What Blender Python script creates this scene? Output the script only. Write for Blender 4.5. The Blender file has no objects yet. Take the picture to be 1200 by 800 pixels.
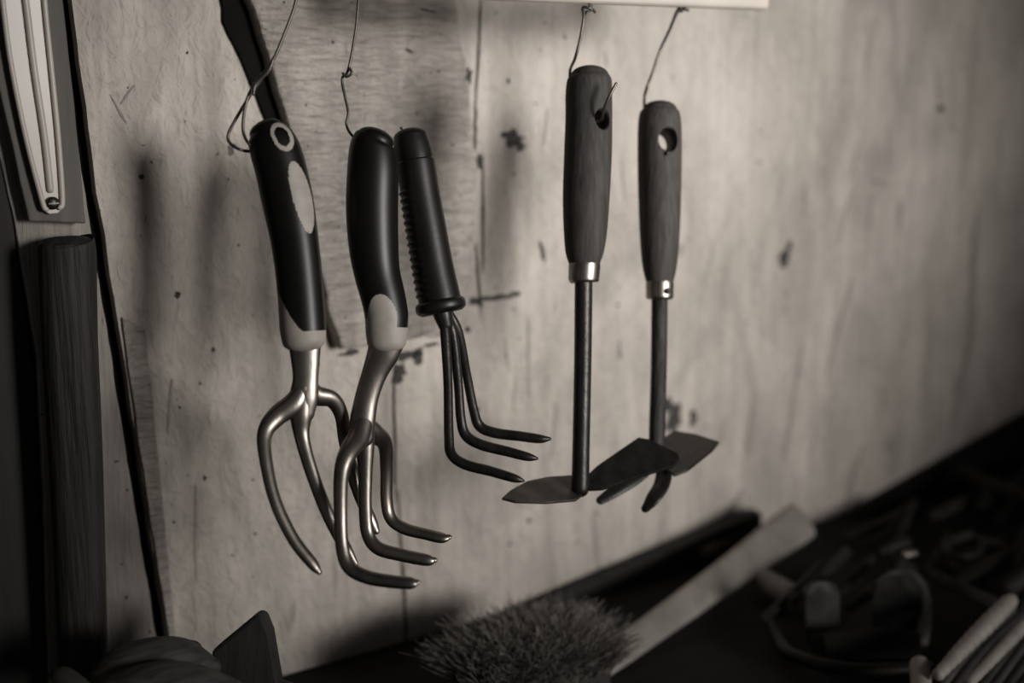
import bpy, bmesh, math, random
from mathutils import Vector, Matrix, noise
random.seed(7)
S=bpy.context.scene
try:
    S.view_settings.view_transform='Standard'
    S.view_settings.look='None'
except Exception: pass

# ------------------------------------------------ camera
YAW=math.radians(35); PIT=math.radians(12); F=1500.0
CAM=Vector((0,-0.75,0))
FW=Vector((math.sin(YAW)*math.cos(PIT),math.cos(YAW)*math.cos(PIT),-math.sin(PIT)))
RT=Vector((math.cos(YAW),-math.sin(YAW),0))
UP=RT.cross(FW).normalized()
cd=bpy.data.cameras.new('camera'); cam=bpy.data.objects.new('camera',cd); S.collection.objects.link(cam)
cam.location=CAM; cam.rotation_euler=(math.pi/2-PIT,0,-YAW)
cd.lens=45; cd.sensor_width=36; cd.clip_start=0.01
cd.dof.use_dof=True; cd.dof.focus_distance=0.72; cd.dof.aperture_fstop=2.9
S.camera=cam
def ray(px,py): return FW+RT*((px-600)/F)+UP*((400-py)/F)
def P(px,py,z): return CAM+ray(px,py)*z
def Wp(px,py,y=0.0):
    r=ray(px,py); return CAM+r*((y-CAM.y)/r.y)
def Zp(px,py,zz):
    r=ray(px,py); return CAM+r*((zz-CAM.z)/r.z)
def depth(p): return (p-CAM).dot(FW)

# ------------------------------------------------ materials
TINT=(1.0,0.895,0.795)
def g(v): return (v*TINT[0],v*TINT[1],v*TINT[2],1)
def mat(name,v0,v1=None,rough=.5,metal=0,scale=(40,40,40),bump=0.0,bscale=None,det=6,spec=.5,coat=0):
    m=bpy.data.materials.new(name); m.use_nodes=True; nt=m.node_tree; N=nt.nodes; L=nt.links
    b=N['Principled BSDF']; b.inputs['Roughness'].default_value=rough; b.inputs['Metallic'].default_value=metal
    b.inputs['Specular IOR Level'].default_value=spec
    tc=N.new('ShaderNodeTexCoord'); mp=N.new('ShaderNodeMapping'); mp.inputs['Scale'].default_value=scale
    L.new(tc.outputs['Object'],mp.inputs['Vector'])
    n=N.new('ShaderNodeTexNoise'); n.inputs['Scale'].default_value=1; n.inputs['Detail'].default_value=det
    L.new(mp.outputs[0],n.inputs['Vector'])
    r=N.new('ShaderNodeValToRGB'); r.color_ramp.elements[0].position=.3; r.color_ramp.elements[1].position=.7
    r.color_ramp.elements[0].color=g(v0); r.color_ramp.elements[1].color=g(v0 if v1 is None else v1)
    L.new(n.outputs[0],r.inputs[0]); L.new(r.outputs[0],b.inputs['Base Color'])
    if bump:
        n2=N.new('ShaderNodeTexNoise'); n2.inputs['Detail'].default_value=5
        mp2=N.new('ShaderNodeMapping'); mp2.inputs['Scale'].default_value=bscale or scale
        L.new(tc.outputs['Object'],mp2.inputs['Vector']); L.new(mp2.outputs[0],n2.inputs['Vector']); n2.inputs['Scale'].default_value=1
        bp=N.new('ShaderNodeBump'); bp.inputs['Strength'].default_value=1; bp.inputs['Distance'].default_value=bump
        L.new(n2.outputs[0],bp.inputs['Height']); L.new(bp.outputs[0],b.inputs['Normal'])
    return m

def wall_mat(name,lo,hi,grain=(30,30,260),streak=.5,bump=.0012,comb=.88):
    m=bpy.data.materials.new(name); m.use_nodes=True; nt=m.node_tree; N=nt.nodes; L=nt.links
    b=N['Principled BSDF']; b.inputs['Roughness'].default_value=.75; b.inputs['Specular IOR Level'].default_value=.25
    tc=N.new('ShaderNodeTexCoord')
    def ns(scale,det=6,dist=0,rough=.55):
        mp=N.new('ShaderNodeMapping'); mp.inputs['Scale'].default_value=scale
        L.new(tc.outputs['Object'],mp.inputs['Vector'])
        n=N.new('ShaderNodeTexNoise'); n.inputs['Scale'].default_value=1; n.inputs['Detail'].default_value=det
        n.inputs['Distortion'].default_value=dist; n.inputs['Roughness'].default_value=rough
        L.new(mp.outputs[0],n.inputs['Vector']); return n.outputs[0]
    def ramp(src,p0,p1,c0,c1):
        r=N.new('ShaderNodeValToRGB'); e=r.color_ramp.elements
        e[0].position=p0; e[1].position=p1; e[0].color=c0; e[1].color=c1
        L.new(src,r.inputs[0]); return r.outputs[0]
    def mul(a,c):
        x=N.new('ShaderNodeMix'); x.data_type='RGBA'; x.blend_type='MULTIPLY'; x.inputs[0].default_value=1
        L.new(a,x.inputs[6]); L.new(c,x.inputs[7]); return x.outputs[2]
    W=(1,1,1,1)
    def gr(v): return (v,v,v,1)
    col=ramp(ns((5,5,4),5),.32,.68,g(lo),g(hi))
    col=mul(col,ramp(ns((22,22,9),7,.8),.34,.60,gr(.74),W))
    col=mul(col,ramp(ns((120,120,5),5,.2),.35,.6,gr(.87),W))
    col=mul(col,ramp(ns(grain,5,1.5),.38,.56,gr(comb),W))
    # runs and scratches
    col=mul(col,ramp(ns((70,70,9),4,1.2),.26,.34,gr(streak),W))
    col=mul(col,ramp(ns((150,150,40),3,.3),.26,.31,gr(.55),W))
    # worn edges of paint flakes
    col=mul(col,ramp(ns((34,34,26),8,.5,.7),.30,.335,gr(.50),W))
    # fly specks
    sp=ns((230,230,230),1); col=mul(col,ramp(sp,.215,.24,gr(.3),W))
    sp2=ns((75,75,75),2,.2); col=mul(col,ramp(sp2,.23,.26,gr(.35),W))
    L.new(col,b.inputs['Base Color'])
    h1=ns(grain,4,1.5); h2=ns((25,25,12),4); h3=ns((260,260,200),3)
    def madd(a,c,k):
        x=N.new('ShaderNodeMath'); x.operation='MULTIPLY_ADD'; x.inputs[1].default_value=k
        L.new(a,x.inputs[0]); L.new(c,x.inputs[2]); return x.outputs[0]
    z=madd(h2,h1,2.2); z=madd(h3,z,.35)
    bp=N.new('ShaderNodeBump'); bp.inputs['Distance'].default_value=bump; bp.inputs['Strength'].default_value=1
    L.new(z,bp.inputs['Height']); L.new(bp.outputs[0],b.inputs['Normal'])
    return m

M_pl=wall_mat('painted_plaster',.42,.58,grain=(90,90,60),streak=.6,bump=.0030,comb=.92)
M_bd=wall_mat('painted_board',.31,.46,grain=(60,60,260),streak=.5,bump=.0030,comb=.80)
M_bd2=wall_mat('painted_board_left',.24,.36,grain=(200,200,14),streak=.5,bump=.0018)
M_gb=mat('grey_board',.07,.12,rough=.7,scale=(120,120,8),bump=.0006,bscale=(200,200,14))
M_dk=mat('dark_old_wood',.010,.024,rough=.8,scale=(90,90,12),bump=.001,bscale=(150,150,14))
M_sub=mat('dark_wood_and_shade',.003,.006,rough=.9,spec=.15)  # near-black wood; also colours the painted shadow wedge on the wall
M_hnd=mat('weathered_wood_dark',.006,.032,rough=.62,scale=(160,160,12),bump=.0016,bscale=(260,260,16),spec=.35)
M_wood=mat('grey_wood_grip',.028,.058,rough=.7,scale=(380,380,22),bump=.0003,bscale=(500,500,30),spec=.3)
M_wood5=mat('grey_wood_grip_worn',.032,.075,rough=.72,scale=(330,330,30),bump=.0003,bscale=(500,500,30),spec=.3)
M_blk=mat('black_rubber',.003,.005,rough=.38,scale=(90,90,90),bump=.00003,bscale=(1500,1500,1500),spec=.35)
M_blk3=mat('black_plastic_worn',.004,.009,rough=.42,scale=(60,60,60),bump=.00006,bscale=(500,500,500),spec=.4)
M_gry=mat('grey_rubber',.30,.38,rough=.55,scale=(140,140,140))
M_met=mat('brushed_steel',.19,.33,rough=.37,metal=1,scale=(90,90,30),bump=.00006,bscale=(700,700,200))
M_metd=mat('dark_painted_steel',.018,.04,rough=.40,metal=.6,scale=(150,150,60),bump=.0002,bscale=(600,600,300))
M_blade=mat('worn_dark_blade',.05,.13,rough=.45,metal=.8,scale=(80,80,80))
M_fer=mat('ferrule_steel',.24,.38,rough=.35,metal=1,scale=(200,200,200))
M_wire=mat('iron_wire',.08,.14,rough=.4,metal=.8)
M_white=mat('white_enamel',.46,.54,rough=.35,scale=(30,30,30))
M_chip=mat('bare_patch',.02,.07,rough=.9,scale=(300,300,300))
M_chip2=mat('faint_scratch',.24,.32,rough=.9,scale=(300,300,300))
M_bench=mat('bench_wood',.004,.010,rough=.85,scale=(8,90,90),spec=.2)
M_lw=mat('pale_wood',.14,.22,rough=.6,scale=(60,60,60))
M_mw=mat('mid_wood',.03,.06,rough=.7,scale=(60,60,60),spec=.3)
M_br=mat('bristle',.05,.24,rough=.6,scale=(220,220,220))
M_dt=mat('dark_tool_metal',.006,.012,rough=.55,metal=.2,spec=.25)
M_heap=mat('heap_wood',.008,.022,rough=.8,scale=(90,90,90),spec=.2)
M_log=mat('striped_wood',.012,.07,rough=.7,scale=(40,220,220),bump=.001,bscale=(40,260,260))

# ------------------------------------------------ mesh helpers
def mkobj(name,bm,mats,parent=None,smooth=True):
    bmesh.ops.recalc_face_normals(bm,faces=bm.faces)
    me=bpy.data.meshes.new(name); bm.to_mesh(me); bm.free()
    for m in (mats if isinstance(mats,list) else [mats]): me.materials.append(m)
    if smooth:
        for p in me.polygons: p.use_smooth=True
    o=bpy.data.objects.new(name,me); S.collection.objects.link(o)
    if parent:
        o.parent=parent; o.matrix_parent_inverse=Matrix.Translation(parent.location).inverted()
    return o
def group(name,loc):
    e=bpy.data.objects.new(name,None); e.location=loc; e.empty_display_size=.02; S.collection.objects.link(e); return e
def cr(a,b,c,d,t):
    return .5*((2*b)+(-a+c)*t+(2*a-5*b+4*c-d)*t*t+(-a+3*b-3*c+d)*t**3)
def spl(rows,n):
    out=[];m=len(rows)-1
    for i in range(n+1):
        x=i/n*m; k=min(int(x),m-1); t=x-k
        a=rows[max(k-1,0)];b=rows[k];c=rows[k+1];d=rows[min(k+2,m)]
        out.append([cr(a[j],b[j],c[j],d[j],t) for j in range(len(b))])
    return out
def sweep(name,rows,mats,parent=None,n=None,seg=28,flat=1.0,sq=2.0,cap=True,mf=None,rf=None,capf=1.0,hole=None):
    """rows: (px,py,z,halfwidth_px) ; centre line and radius of a round bar, top to tip"""
    n=n or (len(rows)-1)*8
    R=spl(rows,n)
    C=[P(r[0],r[1],r[2]) for r in R]
    rad=[max(r[3],.3)*r[2]/F for r in R]
    T=[]
    for i in range(len(C)):
        a=C[max(i-1,0)];b=C[min(i+1,len(C)-1)]; T.append((b-a).normalized())
    V=(C[0]-CAM).normalized()
    A=T[0].cross(V).normalized()
    if A.dot(RT)<0: A=-A
    rings=[]
    def addring(c,A,B,ra,rb,h):
        rings.append((c,A,B,ra,rb,h))
    frames=[]
    for i in range(len(C)):
        A=(A-T[i]*A.dot(T[i])).normalized(); B=A.cross(T[i]).normalized()
        if i==0: bs=-1 if B.dot(FW)>0 else 1
        frames.append((A.copy(),B*bs))
    K=5
    if cap:
        A0,B0=frames[0]
        for k in range(K):
            ph=math.pi/2*(k+.25)/K
            addring(C[0]-T[0]*rad[0]*capf*math.cos(ph),A0,B0,rad[0]*math.sin(ph),rad[0]*flat*math.sin(ph),R[0][1])
    for i in range(len(C)): addring(C[i],frames[i][0],frames[i][1],rad[i],rad[i]*flat,R[i][1])
    if cap:
        A0,B0=frames[-1]
        for k in range(K-1,-1,-1):
            ph=math.pi/2*(k+.25)/K
            addring(C[-1]+T[-1]*rad[-1]*capf*math.cos(ph),A0,B0,rad[-1]*math.sin(ph),rad[-1]*flat*math.sin(ph),R[-1][1])
    bm=bmesh.new(); vr=[]
    for (c,A,B,ra,rb,h) in rings:
        row=[]
        for j in range(seg):
            th=2*math.pi*j/seg; ct,st=math.cos(th),math.sin(th)
            e=2.0/sq
            x=math.copysign(abs(ct)**e,ct); y=math.copysign(abs(st)**e,st)
            f=1+(rf(h,th) if rf else 0)
            row.append(bm.verts.new(c+A*(ra*x*f)+B*(rb*y*f)))
        vr.append(row)
    for i in range(len(vr)-1):
        for j in range(seg):
            f=bm.faces.new((vr[i][j],vr[i][(j+1)%seg],vr[i+1][(j+1)%seg],vr[i+1][j]))
            if mf:
                h=(rings[i][5]+rings[i+1][5])/2; th=2*math.pi*(j+.5)/seg
                hw=(rings[i][3]+rings[i+1][3])/2
                hwpx=hw*F/depth(rings[i][0])
                f.material_index=mf(h,th,hwpx)
    bm.faces.new(vr[0]); bm.faces.new(list(reversed(vr[-1])))
    if hole: drill(bm,*hole)
    return mkobj(name,bm,mats,parent)
def drill(bm,p,d,r,ry):
    """drill a real through-hole: open both sides, snap the rims to an ellipse and wall the inside"""
    bmesh.ops.recalc_face_normals(bm,faces=bm.faces)
    d=d.normalized(); up=(Vector((0,0,1))-d*d.z).normalized(); sd=up.cross(d).normalized()
    def loc(q):
        w=q-p; return w.dot(sd)/r, w.dot(up)/(r*ry), w.dot(d)
    kill=[]
    for f in bm.faces:
        a,b,_=loc(f.calc_center_median())
        if a*a+b*b<1.0: kill.append(f)
    bmesh.ops.delete(bm,geom=kill,context='FACES')
    for v in [v for v in bm.verts if not v.link_faces]: bm.verts.remove(v)
    es=[e for e in bm.edges if e.is_boundary]
    vs={v for e in es for v in e.verts}
    for v in vs:
        a,b,c=loc(v.co); m=math.hypot(a,b)
        v.co+=(sd*r*(a/m-a)+up*r*ry*(b/m-b))
    # order the two loops and join with matching walls
    front=[e for e in es if sum(loc(v.co)[2] for v in e.verts)<0]
    back=[e for e in es if e not in front]
    for grp,sg in ((front,1),(back,-1)):
        mp={}
        for e in grp:
            q=[]
            for v in e.verts:
                if v not in mp:
                    a,b,c=loc(v.co); mp[v]=bm.verts.new(v.co-d*c)   # meet at mid plane
                q.append(mp[v])
            bm.faces.new((e.verts[0],e.verts[1],q[1],q[0]))
def rowsz(rows,z): return [(r[0],r[1],z,r[2]) for r in rows]
def slab(name,pts3,off,mats,parent=None,bevel=0,smooth=False):
    bm=bmesh.new()
    a=[bm.verts.new(p) for p in pts3]; b=[bm.verts.new(p+off) for p in pts3]
    bm.faces.new(a); bm.faces.new(list(reversed(b)))
    n=len(a)
    for i in range(n): bm.faces.new((a[i],b[i],b[(i+1)%n],a[(i+1)%n]))
    o=mkobj(name,bm,mats,parent,smooth)
    if bevel:
        md=o.modifiers.new('b','BEVEL'); md.width=bevel; md.segments=2; md.limit_method='ANGLE'
    return o
def rough_poly(px,y,step=14,amp=1.6,seed=0):
    out=[]
    n=len(px)
    for i in range(n):
        a=Vector(px[i]);b=Vector(px[(i+1)%n]); L=(b-a).length; k=max(1,int(L/step))
        for j in range(k):
            p=a.lerp(b,j/k); q=Vector((p.x*.03,p.y*.03,seed))
            d=noise.noise_vector(q)*amp+noise.noise_vector(q*4)*amp*.5
            out.append(Wp(p.x+d.x*1.2,p.y+d.y,y))
    return out

# ------------------------------------------------ wall and boards
ZB=Wp(330,790)[2]       # bench height at wall
FLOOR=ZB-0.86
bm=bmesh.new(); bmesh.ops.create_cube(bm,size=1)
for v in bm.verts: v.co=Vector((.75+v.co.x*3.3, .035+v.co.y*.05, (FLOOR+.75)/2+v.co.z*(.75-FLOOR)))
mkobj('wall_back',bm,M_sub,smooth=False)
bm=bmesh.new(); bmesh.ops.create_cube(bm,size=1)
for v in bm.verts: v.co=Vector((.75+v.co.x*3.3, -1.0+v.co.y*2.2, FLOOR-.02+v.co.z*.04))
mkobj('floor',bm,M_dk,smooth=False)
# plaster sheet
pl=[(76,-260),(80,-60),(84,0),(110,200),(142,400),(170,580),(197,750),(215,870),(225,1000)]
left=[]
for i in range(len(pl)-1):
    a=Vector(pl[i]);b=Vector(pl[i+1])
    for j in range(8):
        p=a.lerp(b,j/8); d=noise.noise(Vector((p.y*.02,3,1)))*3+noise.noise(Vector((p.y*.08,3,5)))*1.6
        left.append(Wp(p.x+d,p.y,0))
p0=left[0]; p1=left[-1]
poly=left+[Vector((p1.x,0,ZB-.1)),Vector((2.3,0,ZB-.1)),Vector((2.3,0,.6)),Vector((p0.x,0,.6))]
slab('plaster_sheet',poly,Vector((0,.008,0)),M_pl)
# left board
lb=[(66,-60),(70,0),(96,200),(128,400),(156,580),(184,750),(204,880),(60,880),(52,600),(44,420),(18,262),(-20,100),(-40,-60)]
slab('wall_shade_wedge',rough_poly(lb,-.006,amp=1.2,seed=2),Vector((0,.014,0)),M_bd2,bevel=.001)
slab('wall_shade_wedge',rough_poly([(-80,-80),(66,-80),(74,0),(86,110),(101,262),(34,259),(10,150),(-12,60)],-.018,amp=.6,seed=4),Vector((0,.012,0)),M_gb,bevel=.001)
slab('wall_shade_wedge',rough_poly([(-160,-80),(-22,-80),(-10,80),(14,255),(40,430),(48,620),(56,880),(-160,880)],-.004,amp=1,seed=5),Vector((0,.012,0)),M_dk,bevel=.001)  # coloured dark to stand for the shadowed recess at far left
# narrow strip beside the gap
slab('wall_shade_wedge',rough_poly([(143,372),(170,385),(178,450),(192,600),(206,745),(212,860),(208,860),(199,750),(172,580)],-.0025,amp=1,seed=6),Vector((0,.0025,0)),M_bd,bevel=.0006)
# near-black wedge painting the shadow beside the raised board + raised painted board
slab('wall_shade_wedge',rough_poly([(248,-80),(300,-80),(318,20),(345,150),(372,270),(396,372),(404,398),(386,372),(352,250),(322,160),(288,85),(262,25)],-.003,amp=2,seed=7),Vector((0,.003,0)),M_sub,bevel=.0005)
slab('wall_shade_wedge',rough_poly([(282,-80),(295,0),(336,135),(364,260),(386,360),(401,411),(440,404),(486,399),(520,388),(548,382),(556,300),(560,200),(549,100),(535,0),(530,-80)],-.014,amp=2.4,seed=9),Vector((0,.014,0)),M_bd,bevel=.002)

# chips, scratches : one object
def chips(name,lst,m,y0):
    bm=bmesh.new()
    for k,(x,y,rx,ry,ang) in enumerate(lst):
        n=22; vs=[]
        yy=y0(x,y)
        for j in range(n):
            t=2*math.pi*j/n
            r=1+.55*noise.noise(Vector((math.cos(t)*1.7+k*3.1,math.sin(t)*1.7,k)))+.25*random.uniform(-1,1)
            u=rx*r*math.cos(t); v=ry*r*math.sin(t)
            vs.append(bm.verts.new(Wp(x+u*math.cos(ang)-v*math.sin(ang),y+u*math.sin(ang)+v*math.cos(ang),yy)))
        bm.faces.new(vs)
    return mkobj(name,bm,m,smooth=False)
def ysurf(x,y):
    return -.0145 if (300+ (y*.25) < x < 552 and y<385) else -.0006
D=[(602,163,13,8,.5),(590,158,4,3,0),(610,172,6,5,.8),(920,302,6,11,.3),(925,288,3,6,0),(1103,127,4,4,0),(580,349,24,3.4,-.12),(604,344,6,2.5,0),(556,353,10,4,.2),
 (790,490,9,20,.1),(783,475,7,8,0),(812,490,4,9,.1),(474,416,16,5,-.2),(490,418,6,11,0),(468,436,8,12,.3),(445,412,10,3,0),(505,404,9,2.4,-.2),(410,413,12,3,-.2),
 (208,345,3,4,0),(166,207,3,3,0),(550,88,3.4,9,0),(557,150,2,28,.02),(562,190,3,10,0),(462,470,1.6,40,0),(463,530,1.5,50,0),(470,640,1.4,60,-.05),(475,720,1.8,50,-.03),
 (561,60,1.3,60,.05),(566,250,1.6,60,0),(561,330,1.6,40,-.08),(548,386,3,4,0),(520,391,14,1.5,-.2),
 (636,296,2.4,12,-.2),(596,95,2,3,0),(560,480,2,3,0),(620,610,2,3,0),(712,668,10,1.6,.3),(250,410,2,3,0),(240,560,2,3,0),(880,640,3,4,0),(500,12,9,1.6,.2),(480,60,6,1.6,.5)]
for i in range(80):
    D.append((random.uniform(150,1150),random.uniform(0,680),random.uniform(.6,1.6),random.uniform(.6,2.1),random.uniform(0,3)))
chips('wall_chips',D,M_chip,ysurf)
E=[(985,380,1.6,50,.25),(930,470,1.6,60,.15),(1130,430,3,60,.2),(1140,330,4,70,.05),(880,500,1.4,40,.1),(700,640,2,40,-.1),(1035,215,8,2,.4),(1055,250,2,16,0),(640,150,1.2,20,.1),
 (1000,560,2,40,.3),(860,590,2,20,.6),(620,420,1.2,40,0),(650,500,1.2,30,.1),(890,190,4,2,0),(200,470,2,30,.1),(230,620,2,50,0),(140,130,1.4,18,-.5),(150,110,1.4,12,.6)]
for i in range(18):
    E.append((random.uniform(560,1180),random.uniform(20,600),random.uniform(.5,1.0),random.uniform(8,30),random.uniform(-.15,.35)))
chips('wall_scratches',E,M_chip2,ysurf)

# ------------------------------------------------ left : white bracket
e=group('shelf_bracket',P(50,100,.70))
YB=-.022
ol=[(-6,-60),(0,0),(10,70),(28,160),(47,236),(50,246),(58,251),(68,250),(75,243),(76,232),(70,160),(62,80),(54,0),(50,-60)]
slab('plate',[Wp(x,y,YB) for x,y in ol],Vector((0,.003,0)),M_white,e,bevel=.0006)
def wsweep(name,pp,hw,m,y,parent=None,**k):
    rows=[]
    for i,p in enumerate(pp):
        q=Wp(p[0],p[1],y); rows.append((p[0],p[1],depth(q),hw if len(p)<3 else p[2]))
    return sweep(name,rows,m,parent,**k)
wsweep('rim_left',[(-3,-60),(3,0),(12,70),(30,160),(49,234),(54,245)],3.2,M_white,YB-.001,e)
wsweep('rim_right',[(49,-60),(52,0),(60,80),(68,160),(73,232),(70,243)],3.2,M_white,YB-.001,e)
wsweep('rib',[(22,-60),(30,0),(40,80),(52,160),(59,222)],4,M_white,YB-.001,e)
s=P(62,238,depth(Wp(62,238,YB-.002)))
bm=bmesh.new(); bmesh.ops.create_uvsphere(bm,u_segments=20,v_segments=10,radius=1)
for v in bm.verts: v.co=s+Vector((v.co.x*.0036,v.co.y*.0018,v.co.z*.0036))
mkobj('screw_head',bm,M_metd,e)
bm=bmesh.new(); bmesh.ops.create_cube(bm,size=1)
for v in bm.verts: v.co=s+Vector((v.co.x*.0055,-.0016+v.co.y*.0012,v.co.z*.0008))
mkobj('screw_slot',bm,M_white,e)
# old handle standing against the wall
hr=[(78,284,31),(79,300,32.5),(82,400,31.5),(88,520,30.5),(93,640,29),(97,760,28),(99,820,28)]
rows=[(a,b,depth(Wp(a,b,-.028)),w) for a,b,w in hr]
sweep('old_tool_handle',rows,M_hnd,n=60,seg=32,sq=3.2,capf=.22)

# ------------------------------------------------ top rail
RZ=P(700,5,.765)
y0=RZ.y
def xat(px): 
    r=ray(px,6); return (CAM+r*((y0-CAM.y)/r.y)).x
e=group('hanging_rail',Vector((xat(700),y0,RZ.z)))
def box(name,x0,x1,y0,y1,z0,z1,m,parent=None,bev=.002):
    bm=bmesh.new(); bmesh.ops.create_cube(bm,size=1)
    for v in bm.verts: v.co=Vector(((x0+x1)/2+v.co.x*(x1-x0),(y0+y1)/2+v.co.y*(y1-y0),(z0+z1)/2+v.co.z*(z1-z0)))
    o=mkobj(name,bm,m,parent,False)
    if bev:
        md=o.modifiers.new('b','BEVEL'); md.width=bev; md.segments=3
    return o
box('rail_bar',xat(530),xat(895),y0-.006,y0+.006,RZ.z,RZ.z+.022,M_white,e,.003)
box('rail_arm_1',xat(545),xat(545)+.012,y0+.004,.004,RZ.z+.03,RZ.z+.045,M_white,e)
box('rail_arm_2',xat(880)-.012,xat(880),y0+.004,.004,RZ.z+.03,RZ.z+.045,M_white,e)
box('rail_post_1',xat(545),xat(545)+.012,y0-.004,y0+.006,RZ.z+.015,RZ.z+.045,M_white,e)
box('rail_post_2',xat(880)-.012,xat(880),y0-.004,y0+.006,RZ.z+.015,RZ.z+.045,M_white,e)
box('ceiling_beam',-.1,1.9,-.20,.004,.19,.23,M_dk)

# ------------------------------------------------ wires
WR=1.9
def wire(name,pts,parent,z=None,hw=WR,m=M_wire):
    rows=[(p[0],p[1],p[2] if len(p)>2 else z,hw) for p in pts]
    return sweep(name,rows,m,parent,seg=10,n=(len(rows)-1)*7)

# ------------------------------------------------ tool 1 : three tine hand fork
Z1=.69
t1=group('garden_hand_fork',P(340,270,Z1))
def mf1(h,th,hw):
    u=hw*math.cos(th); f=math.sin(th)
    if f>0:
        r=math.hypot((u-14)/11.5,(h-169)/16)
        if .66<r<1: return 1
        if math.hypot((u-(18+(h-237)*.04))/(10.5-(h-237)*.03),(h-237)/41)<1: return 1
    b=389-46*max(0,-math.cos(th)+.1)**1.5
    if f<-.2: b-=6
    if h>b: return 1
    return 0
sweep('grip',rowsz([(311,152,20),(315,160,26),(322,175,29.5),(329,198,30),(337,235,30),(345,280,28),(350,320,27),(353,355,27),(355,385,27),(356,399,25.5)],Z1),[M_blk,M_gry,M_sub],t1,n=220,seg=128,flat=.85,mf=mf1,capf=.55)
sweep('steel_neck',rowsz([(357,400,19.5),(358,425,16.5),(358,445,15),(356,465,17),(354,482,15)],Z1),M_met,t1,flat=.5,n=40)
fl=dict(flat=.7,seg=24,n=70)
sweep('tine_1',[(356,452,Z1,10),(345,472,.688,13),(325,487,.685,12),(311,506,.68,9.5),(311,535,.675,8),(322,585,.67,7.5),(343,630,.668,7.5),(366,660,.668,7),(374,670,.668,3.5)],M_met,t1,**fl)
sweep('tine_2',[(356,455,Z1,12),(353,485,.69,13),(354,512,.69,9),(365,552,.688,7.8),(384,602,.686,7.5),(404,640,.686,7),(416,660,.686,4)],M_met,t1,**fl)
sweep('tine_3',[(357,450,Z1,10),(370,463,.695,12),(389,468,.70,10),(400,486,.705,8.5),(405,520,.71,7.8),(418,570,.712,7.5),(435,610,.714,7),(441,622,.714,4)],M_met,t1,**fl)
wire('hook_strand_1',[(372,-170),(358,-60),(347,0),(334,38),(318,74),(297,106),(283,128),(268,156),(270,168),(284,176),(302,178,.70)],t1,Z1-.002)
wire('hook_strand_2',[(322,66),(312,82),(303,92),(293,108),(288,122),(285,142),(286,158),(296,172),(320,176,.70)],t1,Z1-.005)
wire('hook_strand_3',[(320,70),(314,84),(300,98),(297,110)],t1,Z1-.008)

# ------------------------------------------------ tool 2 : cultivator
Z2=.70
t2=group('garden_cultivator',P(440,280,Z2))
def mf2(h,th,hw):
    u=hw*math.cos(th); f=math.sin(th)
    if h>383: return 1
    if f>0:
        if math.hypot((u+6)/17,(h-375)/30)<1: return 1
        if u<-4 and h>372: return 1
    elif h>378: return 1
    return 0
sweep('grip',rowsz([(440,162,22),(437,172,27),(437,200,30),(436,245,30.5),(438,290,29),(442,320,27),(449,348,26),(453,370,25.5),(453,388,24.5),(453,401,23)],Z2),[M_blk,M_gry],t2,n=220,seg=128,flat=.85,mf=mf2,capf=.55)
sweep('steel_neck',[(453,400,Z2,21),(449,414,Z2,19),(439,437,Z2,15),(430,465,Z2,14),(425,492,Z2,15),(423,512,Z2,15)],M_met,t2,flat=.6,n=50)
sweep('tine_1',[(427,490,Z2,11),(420,512,.695,13),(407,532,.685,11),(400,556,.68,9),(399,600,.675,8),(401,640,.673,8),(409,664,.671,8.3),(430,676,.668,8.3),(458,681,.665,8),(481,683,.663,7.2),(489,682,.663,3.5)],M_met,t2,flat=.75,seg=24,n=90)
sweep('tine_2',[(428,490,.702,10),(428,520,.702,11),(428,555,.702,8.5),(428,595,.702,7.8),(431,625,.702,7.8),(443,642,.70,8),(470,650,.698,7.7),(500,656,.696,7),(509,656,.696,3.5)],M_met,t2,flat=.75,seg=24,n=90)
sweep('tine_3',[(427,495,.703,10),(438,507,.71,12),(451,520,.72,9.5),(453,550,.727,8),(453,585,.73,7.6),(458,607,.73,7.6),(474,619,.728,7.6),(500,626,.725,7.2),(518,630,.723,6.8),(526,629,.723,3.5)],M_met,t2,flat=.75,seg=24,n=90)
wire('hook_wire',[(430,-170),(425,-60),(420,0),(416,40),(408,82),(401,92),(404,112),(408,132),(406,146),(412,158),(424,168,.715)],t2,Z2+.004,1.6)
wire('hook_kink',[(410,80),(412,86),(406,90),(402,86)],t2,Z2+.002,1.6)

# ------------------------------------------------ tool 3 : small cultivator
Z3=.722
t3=group('hand_rake',P(503,260,Z3))
def rf3(h,th):
    r=0
    if 222<h<346:
        w=max(0,-math.cos(th)-.35)/.65
        r+=.085*w*(.5+.5*math.sin((h-222)*2*math.pi/8.5))
    if 186<h<189.5: r-=.05
    return r
sweep('grip',[(x,y,Z3,w) for x,y,w in [(481,160,20),(483,172,22),(487,192,23),(493,230,23),(500,270,23.5),(507,310,24),(514,345,25),(516,356,25.5)]],M_blk3,t3,n=260,seg=48,rf=rf3,capf=.5)
sweep('flange',[(515,352,Z3,27),(515.6,355,Z3,29.5),(516.6,360,Z3,30),(517.4,364,Z3,28.5),(518,367,Z3,24)],M_blk3,t3,n=14,seg=48,cap=False)
sweep('socket',[(518,364,Z3,12),(520,372,Z3,11),(522,380,Z3,9)],M_metd,t3,n=10)
sweep('tine_1',[(520,370,Z3,6),(522,395,.72,6),(525,450,.715,5.5),(526,510,.708,5.8),(529,532,.705,6.2),(545,544,.702,6.2),(575,552,.698,6),(602,560,.695,5.2),(613,563,.695,2)],M_metd,t3,seg=18,n=80)
sweep('tine_2',[(524,370,.724,6),(531,395,.724,6),(537,450,.728,5.5),(540,490,.73,5.8),(546,510,.73,6.3),(564,521,.728,6.3),(595,529,.725,6),(618,535,.723,5.2),(629,537,.723,2)],M_metd,t3,seg=18,n=80)
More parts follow.
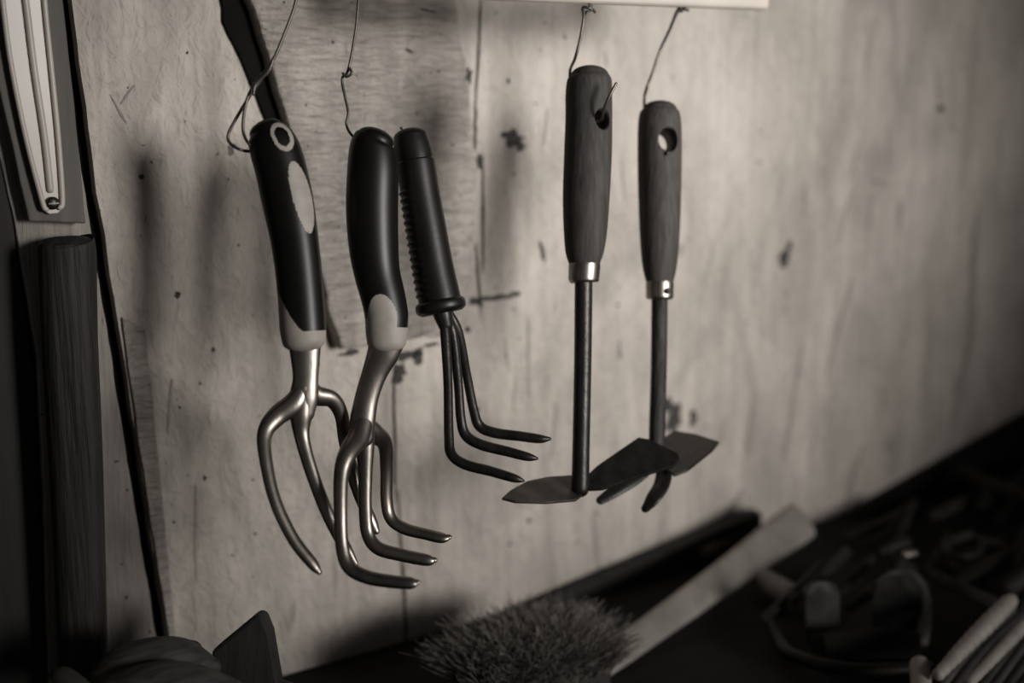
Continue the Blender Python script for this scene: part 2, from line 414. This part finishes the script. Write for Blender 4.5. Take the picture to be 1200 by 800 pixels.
sweep('tine_3',[(526,368,.726,6),(537,390,.73,6),(547,440,.74,5.5),(555,480,.745,5.8),(562,499,.747,6.3),(580,507,.745,6.3),(610,511,.742,6),(632,514,.74,5.4),(644,514,.74,2.2)],M_metd,t3,seg=18,n=80)
wire('hanging_loop',[(470,150,.735),(474,156,.73),(482,166,.728)],t3,.73,1.6)

# ------------------------------------------------ tools 4, 5 : hoes
def plane_slab(name,outline,tri,t,m,parent,lift=0,bevel=.0004):
    a,b,c=[P(*q) for q in tri]; n=(b-a).cross(c-a).normalized()
    if n.z<0: n=-n
    out=[]
    for x,y in outline:
        r=ray(x,y); out.append(CAM+r*((a-CAM).dot(n)/r.dot(n))+n*lift)
    return slab(name,out,-n*t,m,parent,bevel=bevel)
Z4=.764
t4=group('garden_hoe',P(688,200,Z4))
h=sweep('wooden_grip',rowsz([(691,88,22),(691,94,26),(690,110,27.3),(690,140,27.5),(689,180,28),(687,230,27.5),(686,270,25.5),(685,295,22.5),(685,308,18.5)],Z4),M_wood,t4,n=150,seg=120,capf=.5,
   hole=(P(694,143,Z4),FW*1.0-RT*.50,11*Z4/F,1.15))
sweep('ferrule',rowsz([(685,306,18),(685,311,18.6),(684.5,320,18.3),(684,329,17.6),(684,331,14)],Z4),M_fer,t4,n=24,seg=40,cap=False)
sweep('shaft',rowsz([(684,325,10.5),(683,420,10.3),(681,520,10.2),(680,572,10.5)],Z4),M_metd,t4,n=30)
bl=[(588,583),(598,574),(618,563),(642,558),(672,556),(694,561),(692,572),(675,585),(640,588),(604,587)]
plane_slab('pointed_blade',bl,[(588,583,.745),(680,560,.775),(675,585,.755)],.0018,M_blade,t4)
tl=[(682,562),(700,545),(748,512),(760,514),(794,530),(797,538),(788,546),(750,557),(706,572),(690,573)]
plane_slab('square_blade',tl,[(690,566,.764),(748,512,.79),(794,532,.778)],.0022,M_metd,t4)
wire('hook_wire',[(697,14,.763),(692,10,.757),(683,9,.757),(684,20,.76),(680,45,.762),(674,68,.765),(668,84,.778),(670,110,.785),(678,135,.785),(688,144,.775),(697,143,.762),(705,140,.75),(707,130,.745),(714,113,.742),(722,98,.742)],t4,Z4,1.8)
wire('hook_wire_loop',[(693,12,.757),(688,-6,.757),(690,-24,.765),(694,-20,.775),(692,10,.777),(686,16,.764),(681,40,.764)],t4,Z4,1.5)
Z5=.815
t5=group('garden_hoe',P(773,220,Z5))
h=sweep('wooden_grip',rowsz([(773,128,20),(773,133,23.5),(773,150,25.5),(773,190,25.8),(773,230,25),(773,270,23.5),(773,300,21.5),(773,318,19),(773,330,16)],Z5),M_wood5,t5,n=150,seg=120,capf=.5,
   hole=(P(776,167,Z5),FW*1.0-RT*.20,12*Z5/F,1.2))
sweep('ferrule',rowsz([(773,328,15.8),(773,333,16.5),(773,341,16.2),(773,349,15.8),(773,351,12)],Z5),M_fer,t5,n=24,seg=40,cap=False)
bm=bmesh.new(); bmesh.ops.create_uvsphere(bm,u_segments=14,v_segments=8,radius=.0022); 
q=P(781,341,Z5-.0075)
for v in bm.verts: v.co+=q
mkobj('rivet',bm,M_metd,t5)
sweep('shaft',rowsz([(773,345,9.6),(772,430,9.4),(770,500,9.4),(770,530,9.6)],Z5),M_hnd,t5,n=30)
tl=[(764,520),(778,512),(790,504),(815,508),(843,517),(835,527),(806,550),(790,556),(778,545),(764,532)]
plane_slab('square_blade',tl,[(770,530,Z5),(790,504,.84),(843,517,.825)],.0018,M_metd,t5)
sweep('prong_1',[(770,524,Z5,9),(760,545,.81,8.5),(744,560,.802,8.5),(722,574,.794,8),(704,586,.79,5.5)],M_metd,t5,flat=.4,n=40)
sweep('prong_2',[(771,524,Z5,9),(778,545,.81,9.5),(776,566,.80,10),(766,583,.792,9.5),(757,595,.79,6)],M_metd,t5,flat=.4,n=40)
wire('hook_wire',[(806,12,.817),(800,10,.807),(794,12,.807),(786,32,.811),(774,58),(765,84),(757,106,.815),(755,118,.83),(757,145,.838),(764,163,.835),(770,172,.82),(777,176,.806),(782,180,.80)],t5,Z5,1.8)
wire('hook_wire_loop',[(804,12,.805),(799,-4,.805),(802,-24,.815),(806,-10,.827),(800,12,.823),(795,14,.815),(786,30,.815)],t5,Z5,1.5)

# ------------------------------------------------ workbench
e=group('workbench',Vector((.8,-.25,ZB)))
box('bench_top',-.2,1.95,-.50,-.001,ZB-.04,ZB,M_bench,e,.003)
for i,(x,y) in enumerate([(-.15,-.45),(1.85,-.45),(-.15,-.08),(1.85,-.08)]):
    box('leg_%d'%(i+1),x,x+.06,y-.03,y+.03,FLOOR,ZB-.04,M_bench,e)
a=Wp(430,790,-.012); b=Wp(888,596,-.012)
def plank(name,a,b,w,t,m,side=Vector((0,0,1)),parent=None):
    d=(b-a).normalized(); n=d.cross(side).normalized(); s=n.cross(d).normalized()
    pts=[a+s*w/2,b+s*w/2,b-s*w/2,a-s*w/2]
    return slab(name,[p-n*t/2 for p in pts],n*t,m,parent,bevel=.0015)
plank('dark_plank',a+Vector((0,0,-.018)),b+Vector((0,0,-.018)),.036,.014,M_dk)
plank('dark_plank',Wp(918,712,-.014),Wp(1330,465,-.014),.10,.016,M_sub)

# hand brush
e=group('bench_brush',P(620,780,.84))
A0=P(548,826,.81); A1=P(696,775,.86)
A0.z=ZB+.008; A1.z=ZB+.008
plank('block',A0,A1,.040,.014,M_dk,side=Vector((-.3,1,0)),parent=e)
bm=bmesh.new()
ax=(A1-A0); al=ax.length; ax.normalize(); sd=ax.cross(Vector((0,0,1))).normalized()
for i in range(7500):
    s=random.random(); w=random.uniform(-1,1)
    base=A0+ax*al*s+sd*w*.02+Vector((0,0,.006))
    edge=(s-.5)*2
    d=(Vector((0,0,1))+sd*w*.40+ax*edge*.22+Vector((random.gauss(0,.18),random.gauss(0,.18),0))).normalized()
    L=random.uniform(.030,.047)*(1-.2*edge**2)
    c=Vector((random.gauss(0,.28),random.gauss(0,.28),-.12))
    wd=Vector((random.uniform(-1,1),random.uniform(-1,1),0)).normalized()*.00042
    prev=None
    for k in range(5):
        t=k/4; p=base+d*L*t+c*L*t*t+Vector((math.sin(t*6+i),math.cos(t*6+i),0))*.0007*t
        q=wd*(1-.4*t)
        v=(bm.verts.new(p-q),bm.verts.new(p+q))
        if prev: bm.faces.new((prev[0],prev[1],v[1],v[0]))
        prev=v
me=bpy.data.meshes.new('bristles'); bm.to_mesh(me); bm.free(); me.materials.append(M_br)
o=bpy.data.objects.new('bristles',me); S.collection.objects.link(o); o.parent=e; o.matrix_parent_inverse=Matrix.Translation(e.location).inverted()
sweep('handle',[(668,806,.86,14),(720,768,.88,17),(790,718,.93,18),(860,668,.99,20),(915,628,1.04,23),(938,611,1.06,23)],M_lw,e,flat=.4,sq=3.5,n=40,capf=.4)

# ------------------------------------------------ clutter right (lying on the bench, height h above its surface)
def bs(name,pts,m,parent=None,h=.012,**k):
    rows=[]
    for p in pts:
        q=Zp(p[0],p[1],ZB+(p[3] if len(p)>3 else h)); rows.append((p[0],p[1],depth(q),p[2]))
    return sweep(name,rows,m,parent,**k)
bs('wooden_dowel',[(888,676,13),(908,687,14),(930,699,14)],M_lw,h=.014,capf=.15)
bs('wooden_dowel',[(824,650,8),(850,636,8),(878,622,8)],M_mw,h=.012,capf=.3)
# heap of old tools and offcuts at the back of the bench : one object made of many pieces
t=group('tool_heap',Zp(1120,650,ZB+.02))
rr=random.Random(21)
kinds=[M_heap,M_dt,M_hnd,M_heap,M_sub,M_mw,M_heap,M_dt]
for i in range(60):
    x=rr.uniform(905,1290); y=min(800,max(545,rr.uniform(0,1)*150+(790-x*.16)-70))
    L=rr.uniform(30,95); an=rr.choice([-.45,-.5,-.6,-.85,.35,-1.1])+rr.uniform(-.15,.15)
    dx=math.cos(an)*L/2; dy=math.sin(an)*L/2
    hh=rr.uniform(.006,.030); w=rr.uniform(3,9)
    w2=w*rr.uniform(.5,1.2); h2=rr.uniform(-.004,.008); j=rr.uniform(-4,4); ff=rr.choice([.4,.6,1]); qq=rr.choice([2,3.5])
    if x<1000 and y<660: continue
    if max(Zp(x-dx,y-dy,ZB+hh).y,Zp(x+dx,y+dy,ZB+hh).y,Zp(x,y,ZB+hh).y)>-.038: continue
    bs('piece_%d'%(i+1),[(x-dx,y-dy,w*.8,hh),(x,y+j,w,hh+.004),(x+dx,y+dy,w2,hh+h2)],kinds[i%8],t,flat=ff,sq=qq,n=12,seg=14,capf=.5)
bs('glint_knob',[(1062,650,4.5,.036),(1071,648,4.5,.036)],M_fer,t)  # bright steel bit added as the highlight on the heap
c=[(1130+22*math.cos(a),640+12*math.sin(a),3.4,.03) for a in [k*math.pi/5 for k in range(10)]]
bs('ring_handle',c,M_dt,t,n=50,seg=12)
# small caddy: two rounded ends, a dark body between and a bent front bar
t=group('tool_caddy',Zp(1000,730,ZB+.02))
def arch(name,x0,x1,yt,yb,z,m,th):
    pts=[]; r=(x1-x0)/2; cx=(x0+x1)/2
    pts.append(P(x0,yb,z)); 
    for k in range(13):
        a=math.pi-math.pi*k/12; pts.append(P(cx+r*math.cos(a),yt+r*1.2-r*1.2*math.sin(a),z))
    pts.append(P(x1,yb,z))
    return slab(name,pts,RT*th,m,t,bevel=.0015)
arch('end_left',944,978,680,755,.905,M_mw,.004)
arch('end_right',1022,1076,672,755,.905,M_dt,.004)
bs('rim_right',[(1030,684,5,.034),(1050,674,7,.036),(1070,678,8,.036),(1082,700,8,.03),(1083,728,8,.022),(1080,752,8,.014)],M_mw,t,n=50)
bs('body',[(960,762,20,.014),(1000,758,22,.014),(1050,758,22,.014),(1074,760,20,.014)],M_sub,t,sq=4,n=24,capf=.2)
bs('front_bar',[(905,730,6),(912,748,7),(930,768,8),(1000,784,8),(1090,782,8)],M_dt,t,n=50)
t=group('paint_brush_bundle',Zp(1150,750,ZB+.02))
for nm,ps in (('handle_1',[(1100,790,7,.034),(1130,758,9,.039),(1160,728,10,.046),(1184,704,9,.05)]),('handle_2',[(1136,800,6,.03),(1168,766,7,.035),(1196,736,8,.04),(1217,716,8,.044)])):
    bs(nm,ps,M_lw,t,n=70,rf=lambda h,th:.06*math.sin(h*.9))
bs('handle_3',[(1078,780,12,.03),(1079,797,12,.026),(1080,830,11,.02)],M_lw,t)
for i in range(9):
    x=1084+i*19; y=818-i*5
    bs('rod_%d'%(i+1),[(x,y+15,4,.012),(x+45,y-45,5,.018),(x+92+random.uniform(-12,14),y-96+random.uniform(-14,12),4,.024)],M_dk if i%4 else M_mw,t)

# ------------------------------------------------ clutter bottom left
t=group('log_offcuts',P(190,790,.7))
sweep('offcut_1',[(118,800,.68,18),(150,780,.69,26),(205,770,.70,24),(245,782,.71,14)],M_log,t,n=40)
sweep('offcut_2',[(110,826,.665,22),(160,806,.67,26),(215,800,.675,25),(270,815,.68,20)],M_log,t,n=40)
sweep('offcut_3',[(160,775,.71,14),(190,762,.715,16),(225,762,.72,12)],M_hnd,t,n=30)
sweep('mallet_handle',[(64,796,.66,10),(72,794,.66,13),(84,800,.66,13),(100,812,.66,12)],M_mw)
t=group('hatchet',P(290,760,.72))
ax_=[(247,764),(300,720),(308,722),(316,742),(326,800),(328,830),(262,830)]
slab('axe_head',[P(x,y,.715) for x,y in ax_],FW*.016,M_dk,t,bevel=.003)
sweep('haft',[(280,790,.72,12),(340,812,.72,12),(400,835,.72,12)],M_dk,t,flat=.7)

# ------------------------------------------------ light
def spot(name,loc,tgt,e,size,soft):
    ld=bpy.data.lights.new(name,'SPOT'); lo=bpy.data.objects.new(name,ld); S.collection.objects.link(lo)
    lo.location=loc; lo.rotation_euler=(Vector(tgt)-Vector(loc)).to_track_quat('-Z','Y').to_euler()
    ld.energy=e; ld.spot_size=math.radians(size); ld.spot_blend=1; ld.shadow_soft_size=soft; ld.color=(1,.98,.955)
spot('work_lamp',(.94,-1.75,.16),(.585,0,-.05),205,32.5,.30)
w=bpy.data.worlds.new('world'); S.world=w; w.use_nodes=True
bg=w.node_tree.nodes['Background']; bg.inputs[0].default_value=(1,.98,.96,1); bg.inputs[1].default_value=.045
